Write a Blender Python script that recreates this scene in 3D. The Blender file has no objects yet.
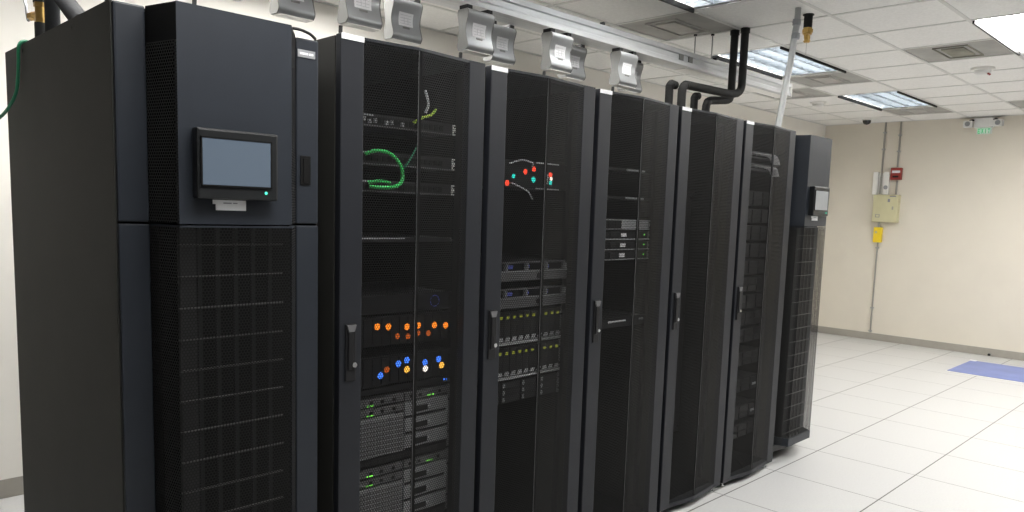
import bpy, bmesh, math, random
from mathutils import Vector, Matrix
random.seed(7)
PI = math.pi
SC = bpy.context.scene
COL = SC.collection

# ------------------------------------------------------------------ materials
def new_mat(name):
    m = bpy.data.materials.new(name); m.use_nodes = True
    nt = m.node_tree
    for n in list(nt.nodes): nt.nodes.remove(n)
    out = nt.nodes.new('ShaderNodeOutputMaterial')
    return m, nt, out

def paint(name, col, rough=.5, metal=0., var=.06, scale=14., bump=0., bscale=120., spec=.5, aniso=None):
    """principled surface with a faint procedural mottling (and optional bump)"""
    m, nt, out = new_mat(name)
    b = nt.nodes.new('ShaderNodeBsdfPrincipled')
    nt.links.new(b.outputs[0], out.inputs[0])
    tc = nt.nodes.new('ShaderNodeTexCoord')
    nz = nt.nodes.new('ShaderNodeTexNoise'); nz.inputs['Scale'].default_value = scale; nz.inputs['Detail'].default_value = 4
    if aniso:
        mp = nt.nodes.new('ShaderNodeMapping'); mp.inputs['Scale'].default_value = aniso
        nt.links.new(tc.outputs['Object'], mp.inputs[0]); nt.links.new(mp.outputs[0], nz.inputs['Vector'])
    else:
        nt.links.new(tc.outputs['Object'], nz.inputs['Vector'])
    r = nt.nodes.new('ShaderNodeValToRGB')
    r.color_ramp.elements[0].position = .3; r.color_ramp.elements[1].position = .7
    lo = [c*(1-var) for c in col]; hi = [min(1, c*(1+var)) for c in col]
    r.color_ramp.elements[0].color = (*lo, 1); r.color_ramp.elements[1].color = (*hi, 1)
    nt.links.new(nz.outputs[0], r.inputs[0]); nt.links.new(r.outputs[0], b.inputs['Base Color'])
    b.inputs['Roughness'].default_value = rough; b.inputs['Metallic'].default_value = metal
    b.inputs['Specular IOR Level'].default_value = spec
    if bump:
        n2 = nt.nodes.new('ShaderNodeTexNoise'); n2.inputs['Scale'].default_value = bscale
        nt.links.new(tc.outputs['Object'], n2.inputs['Vector'])
        bp = nt.nodes.new('ShaderNodeBump'); bp.inputs['Strength'].default_value = bump; bp.inputs['Distance'].default_value = .002
        nt.links.new(n2.outputs[0], bp.inputs['Height']); nt.links.new(bp.outputs[0], b.inputs['Normal'])
    return m

def glow(name, col, strength):
    m, nt, out = new_mat(name)
    e = nt.nodes.new('ShaderNodeEmission'); e.inputs[0].default_value = (*col, 1); e.inputs[1].default_value = strength
    nt.links.new(e.outputs[0], out.inputs[0])
    return m

def _math(nt, op, a, b=None):
    n = nt.nodes.new('ShaderNodeMath'); n.operation = op
    for i, v in enumerate((a, b)):
        if v is None: continue
        if isinstance(v, (int, float)): n.inputs[i].default_value = v
        else: nt.links.new(v, n.inputs[i])
    return n.outputs[0]

def perforated(name, col, pitch, hole, rough=.45, metal=.3, axis=0):
    """sheet metal punched with staggered round holes (holes are really open)"""
    m, nt, out = new_mat(name)
    b = nt.nodes.new('ShaderNodeBsdfPrincipled')
    b.inputs['Base Color'].default_value = (*col, 1); b.inputs['Roughness'].default_value = rough; b.inputs['Metallic'].default_value = metal
    b.inputs['Specular IOR Level'].default_value = .2
    t = nt.nodes.new('ShaderNodeBsdfTransparent')
    mx = nt.nodes.new('ShaderNodeMixShader')
    tc = nt.nodes.new('ShaderNodeTexCoord'); sp = nt.nodes.new('ShaderNodeSeparateXYZ')
    nt.links.new(tc.outputs['Object'], sp.inputs[0])
    q = pitch*math.sqrt(3)
    ds = []
    for off in (0., .5):
        fx = _math(nt, 'SUBTRACT', _math(nt, 'FRACT', _math(nt, 'ADD', _math(nt, 'DIVIDE', sp.outputs[axis], pitch), 100+off)), .5)
        fz = _math(nt, 'SUBTRACT', _math(nt, 'FRACT', _math(nt, 'ADD', _math(nt, 'DIVIDE', sp.outputs[2], q), 100+off)), .5)
        fx = _math(nt, 'MULTIPLY', fx, pitch); fz = _math(nt, 'MULTIPLY', fz, q)
        ds.append(_math(nt, 'SQRT', _math(nt, 'ADD', _math(nt, 'MULTIPLY', fx, fx), _math(nt, 'MULTIPLY', fz, fz))))
    hit = _math(nt, 'LESS_THAN', _math(nt, 'MINIMUM', ds[0], ds[1]), hole)
    nt.links.new(hit, mx.inputs[0]); nt.links.new(b.outputs[0], mx.inputs[1]); nt.links.new(t.outputs[0], mx.inputs[2])
    nt.links.new(mx.outputs[0], out.inputs[0])
    return m

def floor_material():
    m, nt, out = new_mat('white_laminate_floor_tiles')
    b = nt.nodes.new('ShaderNodeBsdfPrincipled'); nt.links.new(b.outputs[0], out.inputs[0])
    tc = nt.nodes.new('ShaderNodeTexCoord'); sp = nt.nodes.new('ShaderNodeSeparateXYZ')
    nt.links.new(tc.outputs['Object'], sp.inputs[0])
    T = .6096
    ln = []
    for i in (0, 1):
        d = _math(nt, 'ABSOLUTE', _math(nt, 'SUBTRACT', _math(nt, 'FRACT', _math(nt, 'ADD', _math(nt, 'DIVIDE', sp.outputs[i], T), 100.5)), .5))
        ln.append(_math(nt, 'LESS_THAN', d, (.0036 if i else .0026)/T))
    seam = _math(nt, 'MAXIMUM', ln[0], ln[1])
    nz = nt.nodes.new('ShaderNodeTexNoise'); nz.inputs['Scale'].default_value = 90; nz.inputs['Detail'].default_value = 6
    nt.links.new(tc.outputs['Object'], nz.inputs['Vector'])
    r = nt.nodes.new('ShaderNodeValToRGB')
    r.color_ramp.elements[0].color = (.50, .50, .495, 1); r.color_ramp.elements[1].color = (.60, .60, .595, 1)
    nt.links.new(nz.outputs[0], r.inputs[0])
    mx = nt.nodes.new('ShaderNodeMix'); mx.data_type = 'RGBA'
    nt.links.new(seam, mx.inputs['Factor']); nt.links.new(r.outputs[0], mx.inputs[6]); mx.inputs[7].default_value = (.06, .058, .055, 1)
    nt.links.new(mx.outputs[2], b.inputs['Base Color'])
    b.inputs['Roughness'].default_value = .34
    return m

def screen_material(name, col, strength):
    m, nt, out = new_mat(name)
    b = nt.nodes.new('ShaderNodeBsdfPrincipled'); nt.links.new(b.outputs[0], out.inputs[0])
    b.inputs['Base Color'].default_value = (.05, .06, .07, 1); b.inputs['Roughness'].default_value = .25
    b.inputs['Emission Color'].default_value = (*col, 1); b.inputs['Emission Strength'].default_value = strength
    return m

M = dict(
    wall=paint('painted_wall_cream', (.685, .64, .55), .75, var=.02, scale=3, bump=.25, bscale=220),
    wall_lit=paint('painted_wall_cream_lit', (.80, .775, .72), .75, var=.02, scale=3, bump=.25, bscale=220),  # wall colour lightened for the back wall, extra brightness put into the paint
    wall_dark=paint('unseen_dark_wall', (.10, .10, .10), .6, var=.03),  # unseen walls made dark so the cabinets reflect less light
    tile=paint('acoustic_ceiling_tile', (.80, .795, .775), .9, var=.05, scale=60, bump=.6, bscale=260),
    tee=paint('ceiling_grid_tee', (.62, .62, .60), .5, var=.02),
    vent=paint('dusty_vent_tile', (.37, .365, .345), .8, var=.16, scale=4),
    vent_light=paint('vent_grille_plate', (.44, .43, .405), .7, var=.14, scale=7),
    vent_stain=paint('stained_vent_plate', (.22, .215, .175), .8, var=.35, scale=6),
    floor=floor_material(),
    base=paint('vinyl_baseboard', (.34, .32, .28), .5, var=.04),
    rack=paint('black_rack_powder_coat', (.0140, .0155, .0195), .42, var=.05, spec=.28, bump=.12, bscale=500),
    rack_side=paint('charcoal_side_panel', (.034, .034, .031), .62, var=.07, spec=.15, scale=6, bump=.15, bscale=500),
    rack_in=paint('matte_black_interior', (.004, .004, .004), .7, var=.05, spec=.1),
    unit=paint('blue_black_unit_panel', (.0195, .0232, .0300), .40, var=.04, spec=.3, bump=.12, bscale=500),
    solid_black=paint('plain_black_strip', (.008, .008, .008), .5, var=.02, spec=.12),
    mesh=perforated('door_perforation', (.013, .013, .013), .0088, .0034),
    umesh=perforated('unit_perforation', (.014, .014, .014), .0088, .0033),
    umesh_side=perforated('unit_chamfer_perforation', (.045, .045, .045), .0088, .0033, axis=1),
    grille_bar=paint('dark_filter_bar', (.055, .055, .055), .5, var=.05),
    plastic=paint('black_plastic', (.010, .010, .011), .4, var=.03, spec=.3),
    bezel=paint('screen_bezel_plastic', (.012, .013, .014), .35, var=.03, spec=.35),
    screen=screen_material('blue_grey_screen', (.17, .235, .33), .10),
    screen_grey=screen_material('pale_grey_screen', (.42, .42, .41), .15),
    label=paint('white_paper_label', (.86, .86, .88), .5, var=.01),
    ink=paint('grey_print', (.22, .22, .26), .6, var=.05),
    chrome=paint('chrome_metal', (.75, .75, .75), .18, 1., var=.02),
    galv=paint('brushed_aluminium', (.60, .61, .62), .45, .5, var=.08, scale=4, aniso=(1, 14, 14)),
    white_plate=paint('white_enamel', (.80, .79, .76), .4, var=.02),
    pod=paint('silver_pod_shell', (.40, .41, .42), .38, .55, var=.03),
    pod_cap=paint('grey_pod_end', (.22, .22, .21), .5, .1, var=.03),
    rubber=paint('black_pipe_insulation', (.012, .012, .012), .75, var=.2, scale=40, bump=.4, bscale=90),
    pipe_grey=paint('grey_pipe_insulation', (.026, .027, .030), .75, var=.15, spec=.12, scale=20, bump=.3, bscale=90),
    steel=paint('galvanised_conduit', (.40, .41, .41), .5, .5, var=.06, scale=10),
    conduit=paint('painted_steel_conduit', (.33, .32, .29), .45, .4, var=.04),
    brass=paint('aged_brass', (.55, .36, .12), .3, 1., var=.12, scale=40),
    green_wire=paint('green_cable_jacket', (.02, .22, .11), .4, var=.05),
    green_bright=paint('bright_green_cable', (.05, .62, .14), .4, var=.05),
    yellow_green=paint('lime_cable', (.42, .60, .06), .4, var=.05),
    grey_cable=paint('grey_cable', (.70, .70, .72), .45, var=.06),
    dark_cable=paint('black_cable', (.012, .012, .012), .45, var=.05),
    red=paint('red_enamel', (.28, .025, .018), .35, var=.05),
    panel_beige=paint('beige_enamel', (.56, .53, .33), .45, var=.03),
    yellow=paint('yellow_plastic', (.85, .62, .02), .4, var=.03),
    mat_blue=paint('blue_tacky_film', (.16, .21, .47), .4, var=.10, scale=5),
    mat_edge=paint('white_mat_backing', (.75, .75, .74), .5, var=.02),
    gear_dark=paint('dark_equipment_face', (.020, .020, .021), .5, .1, var=.1, scale=30, spec=.3),
    gear_black=paint('black_equipment_face', (.010, .010, .011), .5, var=.1, scale=30, spec=.25),
    gear_mid=paint('mid_grey_equipment', (.13, .13, .135), .45, .3, var=.08, scale=30),
    gear_light=paint('light_grey_equipment', (.30, .31, .32), .42, .4, var=.06, scale=30),
    gear_silver=paint('silver_equipment', (.55, .56, .58), .35, .6, var=.05, scale=30),
    blue_clip=paint('blue_latch', (.10, .13, .55), .4, var=.05),
    white_plastic=paint('white_plastic', (.72, .72, .70), .4, var=.02),
    lens=paint('dark_smoked_dome', (.01, .01, .01), .1, var=.02),
    louvre=paint('louvre_aluminium', (.22, .25, .28), .35, .4, var=.03),
    lamp=glow('fluorescent_tube', (1., .985, .96), 8.),
    tube=glow('fluorescent_diffuser', (1., .985, .96), 7.5),
    led_orange=glow('led_orange', (1., .25, .02), .50), led_dim=glow('led_dim_orange', (1., .20, .03), .16),
    led_yellow=glow('led_yellow', (1., .50, .07), .50), led_blue=glow('led_blue', (.06, .22, 1.), .48),
    led_red=glow('led_red', (1., .09, .045), .45), led_teal=glow('led_teal', (.03, .75, .60), .42),
    led_green=glow('led_green', (.25, 1., .12), .4), led_lime=glow('led_lime', (.66, .72, .09), .10),
    led_white=glow('led_white', (1., .9, .8), .5), led_screen=glow('led_screen_green', (.1, .95, .6), .5),
    exit_green=glow('exit_letter_green', (.18, .95, .42), .2),
)

# ------------------------------------------------------------------ mesh builder
class MB:
    def __init__(s): s.bm = bmesh.new()
    def box(s, x0, x1, y0, y1, z0, z1, bev=0., mi=0, seg=2):
        r = bmesh.ops.create_cube(s.bm, size=1)
        vs = r['verts']
        for v in vs:
            v.co = Vector((x0 if v.co.x < 0 else x1, y0 if v.co.y < 0 else y1, z0 if v.co.z < 0 else z1))
        fs = {f for v in vs for f in v.link_faces}
        for f in fs: f.material_index = mi
        if bev:
            es = list({e for v in vs for e in v.link_edges})
            bmesh.ops.bevel(s.bm, geom=es, offset=bev, segments=seg, profile=.6, affect='EDGES')
        return s
    def prism(s, pts, axis, a, b, mi=0, closed=True):
        """extrude a polygon given in the two other axes along axis from a to b"""
        def P(p, t):
            if axis == 'z': return (p[0], p[1], t)
            if axis == 'x': return (t, p[0], p[1])
            return (p[0], t, p[1])
        v0 = [s.bm.verts.new(P(p, a)) for p in pts]; v1 = [s.bm.verts.new(P(p, b)) for p in pts]
        n = len(pts)
        for i in range(n if closed else n-1):
            f = s.bm.faces.new((v0[i], v0[(i+1) % n], v1[(i+1) % n], v1[i])); f.material_index = mi
        if closed:
            for vv in (v0[::-1], v1):
                f = s.bm.faces.new(vv); f.material_index = mi
        return s
    def quad(s, *p, mi=0):
        f = s.bm.faces.new([s.bm.verts.new(q) for q in p]); f.material_index = mi
        return s
    def cyl(s, p, q, r, r2=None, n=16, mi=0):
        p, q = Vector(p), Vector(q); d = q-p
        rr = bmesh.ops.create_cone(s.bm, cap_ends=True, segments=n, radius1=r, radius2=r if r2 is None else r2, depth=d.length)
        mt = Matrix.Translation((p+q)/2) @ d.to_track_quat('Z', 'Y').to_matrix().to_4x4()
        bmesh.ops.transform(s.bm, matrix=mt, verts=rr['verts'])
        for f in {f for v in rr['verts'] for f in v.link_faces}: f.material_index = mi
        return s
    def lathe(s, prof, c, n=24, mi=0):
        """profile of (radius, z) turned about the vertical axis through c"""
        rings = []
        for r, z in prof:
            if r < 1e-6: rings.append([s.bm.verts.new((c[0], c[1], c[2]+z))])
            else: rings.append([s.bm.verts.new((c[0]+r*math.cos(2*PI*k/n), c[1]+r*math.sin(2*PI*k/n), c[2]+z)) for k in range(n)])
        for A, B in zip(rings, rings[1:]):
            for k in range(n):
                a = [A[0]] if len(A) == 1 else [A[k], A[(k+1) % n]]
                b = [B[0]] if len(B) == 1 else [B[(k+1) % n], B[k]]
                if len(a)+len(b) >= 3:
                    f = s.bm.faces.new(a+b); f.material_index = mi
        return s
    def tube(s, pts, r, n=10, mi=0, smooth=True, steps=6):
        pts = [Vector(p) for p in pts]
        if smooth and len(pts) > 2:
            out = []
            ext = [pts[0]*2-pts[1]] + pts + [pts[-1]*2-pts[-2]]
            for i in range(1, len(ext)-2):
                p0, p1, p2, p3 = ext[i-1:i+3]
                for k in range(steps):
                    t = k/steps
                    out.append(.5*((2*p1)+(p2-p0)*t+(2*p0-5*p1+4*p2-p3)*t*t+(3*p1-p0-3*p2+p3)*t**3))
            pts = out+[pts[-1]]
        rings = []; up = None
        for i, p in enumerate(pts):
            d = (pts[min(i+1, len(pts)-1)]-pts[max(i-1, 0)]).normalized()
            if up is None: up = d.orthogonal().normalized()
            up = (up-d*up.dot(d)).normalized(); w = d.cross(up)
            rings.append([s.bm.verts.new(p+r*(math.cos(2*PI*k/n)*up+math.sin(2*PI*k/n)*w)) for k in range(n)])
        for A, B in zip(rings, rings[1:]):
            for k in range(n):
                f = s.bm.faces.new((A[k], A[(k+1) % n], B[(k+1) % n], B[k])); f.material_index = mi
        s.bm.faces.new(rings[0][::-1]).material_index = mi; s.bm.faces.new(rings[-1]).material_index = mi
        return s
    def build(s, name, mats, parent=None, loc=(0, 0, 0), smooth=False, sharp=40):
        bmesh.ops.recalc_face_normals(s.bm, faces=s.bm.faces)
        me = bpy.data.meshes.new(name); s.bm.to_mesh(me); s.bm.free()
        for m in (mats if isinstance(mats, (list, tuple)) else [mats]): me.materials.append(m)
        if smooth:
            me.polygons.foreach_set('use_smooth', [True]*len(me.polygons))
            me.set_sharp_from_angle(angle=math.radians(sharp))
        o = bpy.data.objects.new(name, me); COL.objects.link(o)
        o.location = loc
        if parent is not None: o.parent = parent
        return o

def fillet(pts, r, k=5):
    R = r
    """round the inner corners of a polyline of points"""
    P = [Vector(p) for p in pts]; out = [P[0]]
    for a, b, c in zip(P, P[1:], P[2:]):
        u, v = (a-b).normalized(), (c-b).normalized()
        r = min(R, (a-b).length*.49, (c-b).length*.49)
        p, q = b+u*r, b+v*r
        for i in range(k+1):
            t = i/k
            out.append((1-t)**2*p+2*t*(1-t)*b+t*t*q)
    return out+[P[-1]]

def tag(o, label, cat, group=None):
    o['label'] = label; o['category'] = cat
    if group: o['group'] = group
    return o

def thing(name, label, cat, loc, group=None):
    o = bpy.data.objects.new(name, None); COL.objects.link(o)
    o.location = loc; o.empty_display_size = .1
    return tag(o, label, cat, group)

def kids(o): return [c for c in COL.objects if c.parent == o]
def copy_tree(o, parent=None):
    c = o.copy(); COL.objects.link(c)
    if parent is not None: c.parent = parent
    for ch in kids(o): copy_tree(ch, c)
    return c
def dup(o, loc, label, group=None):
    c = copy_tree(o); c.location = loc; c['label'] = label
    if group: c['group'] = group
    return c
def struct(o): o['kind'] = 'structure'; return o

# ------------------------------------------------------------------ the room
XW, YB, HC = 5.893, 2.40, 2.793
XL, YF = -6.6, -3.6
struct(MB().box(XL-.1, XW+.1, YF-.1, YB+.1, -.1, 0).build('floor', M['floor']))
struct(MB().box(XW, XW+.1, YF-.1, YB+.1, 0, 3.1).build('wall_right', M['wall']))
struct(MB().box(XL-.1, XW, YB, YB+.1, 0, 3.1).build('wall_back', M['wall_lit']))
struct(MB().box(XL-.1, XL, YF-.1, YB, 0, 3.1).build('wall_left', M['wall_dark']))
struct(MB().box(XL, XW, YF-.1, YF, 0, 3.1).build('wall_front', M['wall_dark']))
struct(MB().box(XW-.006, XW-.0005, YF, YB-.008, .0005, .092, .002).build('baseboard_right', M['base']))
struct(MB().box(XL, XW-.008, YB-.008, YB-.0005, .0005, .097, .002).build('baseboard_back', M['base']))

# ceiling: tiles on a 2 ft grid, some cells taken by light fixtures and vents
G = .6096; GX, GY = 1.07, .07
def cx(i): return GX+G*i
def cy(j): return GY+G*j
lights = [(-4, 0), (0, 1), (4, 1), (0, -2), (4, -2), (-4, -3), (-8, 1), (0, -5), (4, -5), (-8, -2), (-6, 2)]     # two cells long in X; ones outside the view are added to brighten
vents = [(1, -1), (-2, 1), (2, 1), (6, 1), (3, 2), (6, -1)]
taken = {(i+k, j) for i, j in lights for k in (0, 1)} | set(vents)
mb = MB(); i0, i1 = -13, 7; j0, j1 = -8, 3
for i in range(i0, i1+1):
    for j in range(j0, j1+1):
        if (i, j) in taken: continue
        x0, x1 = max(cx(i), XL), min(cx(i+1), XW); y0, y1 = max(cy(j), YF), min(cy(j+1), YB)
        if x1-x0 < .01 or y1-y0 < .01: continue
        mb.box(x0+.001, x1-.001, y0+.001, y1-.001, HC, HC+.016)
tw = .012
def strips(lo, hi, holes):
    out = [(lo, hi)]
    return out
for j in range(j0, j1+2):
    if YF < cy(j) < YB: mb.box(XL, XW, cy(j)-tw, cy(j)+tw, HC-.004, HC+.0005, mi=1)
fix_inner = {(i+1, j) for i, j in lights}
for i in range(i0, i1+2):
    for j in range(j0, j1+1):
        if (i, j) in fix_inner: continue
        y0, y1 = max(cy(j), YF), min(cy(j+1), YB)
        if XL < cx(i) < XW and y1-y0 > .02: mb.box(cx(i)-tw, cx(i)+tw, y0+tw, y1-tw, HC-.004, HC+.0005, mi=1)
mb.box(XL, XL+.02, YF, YB, HC-.004, HC, mi=1); mb.box(XW-.022, XW-.0005, YF, YB, HC-.006, HC, mi=1); mb.box(XL, XW-.02, YB-.022, YB-.0005, HC-.006, HC, mi=1)
mb.box(XL, XW, YF, YB, HC+.25, HC+.27)
struct(mb.build('ceiling', [M['tile'], M['tee']]))

# louvred troffers
def make_troffer(louvred=True):
    t = thing('ceiling_light', '', 'ceiling light', (0, 0, 0))
    L, W = 2*G-.028, G-.028
    h = MB()
    h.box(0, L, 0, W, .135, .14)
    for a in ((0, .006, 0, W), (L-.006, L, 0, W), (0, L, 0, .006), (0, L, W-.006, W)): h.box(*a, .008, .135)
    h.build('housing', M['white_plate'], t)
    if louvred:
        for q in range(3): MB().cyl((.05, W*(q+.5)/3, .088), (L-.05, W*(q+.5)/3, .088), .019, n=14).build('lamp_tube', M['lamp'], t, smooth=True)
    else:
        MB().box(.016, L-.016, .016, W-.016, .012, .019).build('diffuser', M['tube'], t)
    f = MB()
    for y in (0, W-.012): f.box(0, L, y, y+.012, -.018, .012)
    f.build('frame', M['solid_black'], t)
    if louvred:
        lv = MB()
        for k in range(1, 4): lv.box(.01, L-.01, W*k/4-.005, W*k/4+.005, .010, .055)
        for k in range(0, 13): lv.box(.01+(L-.02)*k/12-.002, .01+(L-.02)*k/12+.002, .015, W-.015, .010, .055)
        lv.build('louvre', M['louvre'], t)
    return t
lt_labels = {
    (-4, 0): 'louvred ceiling light cut by the top edge, above the racks and the silver busway',
    (0, 1): 'long louvred ceiling light behind the silver conduit and brass sprinkler',
    (4, 1): 'small far louvred ceiling light nearest the beige wall',
    (0, -2): 'blown-out bright ceiling light cut by the right edge of the photo',
}
t0 = make_troffer(True); t1 = make_troffer(False); u0 = u1 = 0
for (i, j) in lights:
    lab = lt_labels.get((i, j), 'added ceiling light outside the view, brightening the room')
    if (i, j) in ((-4, 0), (0, 1), (4, 1)):
        o = t0 if not u0 else copy_tree(t0); u0 = 1
    else:
        o = t1 if not u1 else copy_tree(t1); u1 = 1
    o['label'] = lab; o['group'] = 'recessed ceiling lights'
    o.location = (cx(i)+.014, cy(j)+.014, HC-.003)

# ceiling air vents
def make_vent():
    t = thing('ceiling_vent', '', 'air vent', (0, 0, 0), 'grey air vents in the ceiling')
    a = MB(); w = G-.03
    n = 0
    a.box(0, w, 0, w, .004, .012, .002)
    a.build('backing', M['vent'], t)
    g = MB()
    for s_ in (.21,):
        g.box(w/2-s_, w/2+s_, w/2-s_*.55, w/2-s_*.55+.008, -.004, .006); g.box(w/2-s_, w/2+s_, w/2+s_*.55-.008, w/2+s_*.55, -.004, .006)
        g.box(w/2-s_, w/2-s_+.008, w/2-s_*.55, w/2+s_*.55, -.004, .006); g.box(w/2+s_-.008, w/2+s_, w/2-s_*.55, w/2+s_*.55, -.004, .006)
    g.box(w/2-.15, w/2+.15, w/2-.075, w/2+.075, -.006, .006, .003)
    g.build('grille', M['vent_light'], t)
    return t
vl = ['stained grey ceiling vent beside the smoke detector with red dots', 'big grey ceiling vent over the silver busway, left of the hanging rods',
      'grey ceiling vent against the end of the long louvred light', 'grey ceiling vent between the small far light and the beige wall',
      'dim grey ceiling vent just above the end of the busway, beside the conduit', 'grey ceiling vent cut by the right edge, above the exit light']
v0 = make_vent()
for k, (i, j) in reversed(list(enumerate(vents))):
    o = v0 if k == 0 else copy_tree(v0)
    if k == 0:
        for ch in kids(o):
            if ch.name.startswith('grille'): ch.data = ch.data.copy(); ch.data.materials[0] = M['vent_stain']
    o['label'] = vl[k]; o.location = (cx(i)+.015, cy(j)+.015, HC-.004)

# ceiling devices
def smoke(loc, label, dots):
    t = thing('smoke_detector', label, 'smoke detector', loc, 'round smoke detectors')
    MB().lathe([(0, 0), (.085, 0), (.085, -.012), (.078, -.018), (0, -.018)], (0, 0, 0)).build('base_ring', M['white_plate'], t, smooth=True)
    MB().lathe([(0, -.0185), (.062, -.0185), (.058, -.040), (.038, -.052), (0, -.054)], (0, 0, 0)).build('sensor_head', M['white_plastic'], t, smooth=True)
    if dots:
        for dx in (-.02, .02):
            MB().cyl((dx, -.045, -.046), (dx, -.05, -.056), .008, n=10).build('indicator_light', M['red'], t)
    return t
smoke((2.749, -.21, HC-.001), 'white smoke detector with two red dots beside the stained vent', True)
smoke((3.85, 1.62, HC-.001), 'white smoke detector above the far end of the racks', False)
t = thing('dome_camera', 'small black dome security camera on the ceiling by the wall conduits', 'camera', (5.45, 1.70, HC-.001))
MB().lathe([(0, 0), (.06, 0), (.06, -.02), (0, -.02)], (0, 0, 0)).build('mounting_ring', M['white_plate'], t, smooth=True)
MB().lathe([(.05, -.021), (.046, -.045), (.030, -.066), (0, -.074)], (0, 0, 0)).build('dome', M['lens'], t, smooth=True, sharp=80)
for k, (x, y) in enumerate([(1.64, -.86+.25), ]): pass

# brass sprinkler / drop fitting
t = thing('sprinkler', 'brass fitting with black sleeve and thin probe hanging from the ceiling', 'sprinkler', (.36, .166, HC))
MB().cyl((0, 0, -.001), (0, 0, -.006), .034, n=20).cyl((0, 0, -.006), (0, 0, -.082), .026, n=20).build('ceiling_sleeve', M['rubber'], t, smooth=True)
b = MB()
b.cyl((0, 0, -.082), (0, 0, -.092), .029, n=6).cyl((0, 0, -.092), (0, 0, -.112), .035, n=6).cyl((0, 0, -.112), (0, 0, -.122), .027, n=20)
for s_ in (-1, 1): b.tube([(s_*.027, 0, -.118), (s_*.031, 0, -.138), (s_*.022, 0, -.158), (0, 0, -.166)], .006, n=8)
b.cyl((0, 0, -.120), (0, 0, -.160), .012, n=12).cyl((0, 0, -.160), (0, 0, -.170), .022, .016, n=16)
b.build('brass_body', M['brass'], t, smooth=True)
MB().cyl((0, 0, -.170), (0, 0, -.250), .0022, n=8).build('probe', M['chrome'], t)

# emergency exit light on the right wall
t = thing('exit_light', 'emergency exit light with two lamp heads at the top of the beige wall', 'emergency light', (XW-.001, .52, 2.70))
MB().box(-.05, 0, -.10, .10, -.035, .078, .006).build('housing', M['white_plastic'], t)
ex = MB()
def strokes(mb, ch, y, z, w, h, x0, x1, s=.006):
    """block letter built of bars; text runs towards -Y as read from the room"""
    S = lambda a, b, c, d: mb.box(x0, x1, y-max(a, c)*w, y-min(a, c)*w, z+min(b, d)*h, z+max(b, d)*h)
    if ch == 'E': S(0, 0, .25, 1); S(0, .82, 1, 1); S(0, .42, .8, .58); S(0, 0, 1, .18)
    if ch == 'I': S(.38, 0, .62, 1)
    if ch == 'T': S(0, .82, 1, 1); S(.38, 0, .62, 1)
    if ch == 'X':
        for k in range(9): S(k/9*.8, k/9, k/9*.8+.25, (k+1.2)/9); S(.8-k/9*.8, k/9, 1.05-k/9*.8, (k+1.2)/9)
for k, ch in enumerate('EXIT'): strokes(ex, ch, .062-k*.034, -.10, .025, .055, -.012, -.006)
pl = MB().box(-.007, -.003, -.085, .075, -.108, -.036, .002).build('sign_plate', M['white_plastic'], t)
ex.build('sign_letters', M['exit_green'], t)
for s_ in (-1, 1):
    lb = MB(); c = Vector((-.06, s_*.155, .0))
    lb.box(-.10, -.03, s_*.155-.048, s_*.155+.048, -.03, .045, .012)
    hd = lb.build('lamp_head', M['white_plastic'], t)
    MB().cyl((-.101, s_*.155, .008), (-.104, s_*.155, .008), .028, n=20).build('lens', M['gear_light'], hd)
    MB().tube([(-.045, s_*.101, .05), (-.06, s_*.125, .055), (-.06, s_*.145, .046)], .010, n=8).build('arm', M['plastic'], t)

# ------------------------------------------------------------------ devices on the right wall
XF = XW-.001
def wall_pipe(y, pts, label, r=.011):
    t = thing('conduit', label, 'conduit', (XF, y, 0), 'steel conduits on the beige wall')
    MB().tube(pts, r, n=12, smooth=False).build('tube', M['conduit'], t, smooth=True)
    return t
def strap(t, z, y=0.):
    MB().box(-.030, -.0005, y-.020, y+.020, z-.008, z+.008, .002).build('strap', M['steel'], t)
c = wall_pipe(1.625, [(-.014, .0, HC-.006), (-.014, 0, 1.890)], 'left steel conduit from ceiling down to the beige panel'); strap(c, 2.45); strap(c, 2.66)
c = wall_pipe(1.44, [(-.014, 0, HC-.006), (-.014, 0, 2.225)], 'right steel conduit from ceiling down to the red alarm box'); strap(c, 2.42); strap(c, 2.62)
c = wall_pipe(1.43, [(-.014, 0, 2.060), (-.014, 0, 1.882)], 'short steel conduit between the red alarm box and the beige panel')
c = wall_pipe(1.60, [(-.014, 0, 1.268), (-.014, .0, .60), (-.014, .0, .100)], 'thin steel conduit running down from the yellow box to the baseboard', .009); strap(c, 1.20); strap(c, .42); strap(c, .118)
t = thing('electrical_panel', 'beige metal panel box on the wall above the yellow box', 'electrical box', (XF, 1.520, 1.53))
MB().box(-.10, 0, -.148, .148, 0, .345, .004).build('box', M['panel_beige'], t)
MB().box(-.106, -.1005, -.144, .144, .005, .340, .003).build('cover', M['panel_beige'], t)
MB().box(-.109, -.1065, -.058, -.030, .255, .295).build('warning_label', M['ink'], t)
MB().box(-.109, -.1065, -.105, -.085, .160, .200).build('latch', M['conduit'], t)
MB().box(-.109, -.1065, .055, .105, .060, .066).box(-.109, -.1065, .055, .105, .095, .100).box(-.109, -.1065, .055, .062, .060, .1).box(-.109, -.1065, .098, .105, .060, .1).build('knockout', M['ink'], t)
MB().box(-.109, -.1065, -.125, -.05, .320, .332).build('nameplate', M['ink'], t)
t = thing('alarm_box', 'red fire alarm box with white band on the right conduit', 'fire alarm', (XF, 1.44, 2.065))
MB().box(-.055, 0, -.062, .064, 0, .150, .006).build('body', M['red'], t)
MB().box(-.062, -.0555, -.052, .045, .085, .115, .002).build('white_band', M['label'], t)
MB().box(-.064, -.0555, -.035, .035, .028, .050, .003).build('pull_bar', M['solid_black'], t)
t = thing('access_point', 'pale grey flat box on the wall behind the conduit, above the beige panel', 'wall box', (XF-.028, 1.605, 1.880))
MB().box(-.022, .027, -.088, -.022, 0, .285, .006).build('right_plate', M['white_plate'], t)
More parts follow.
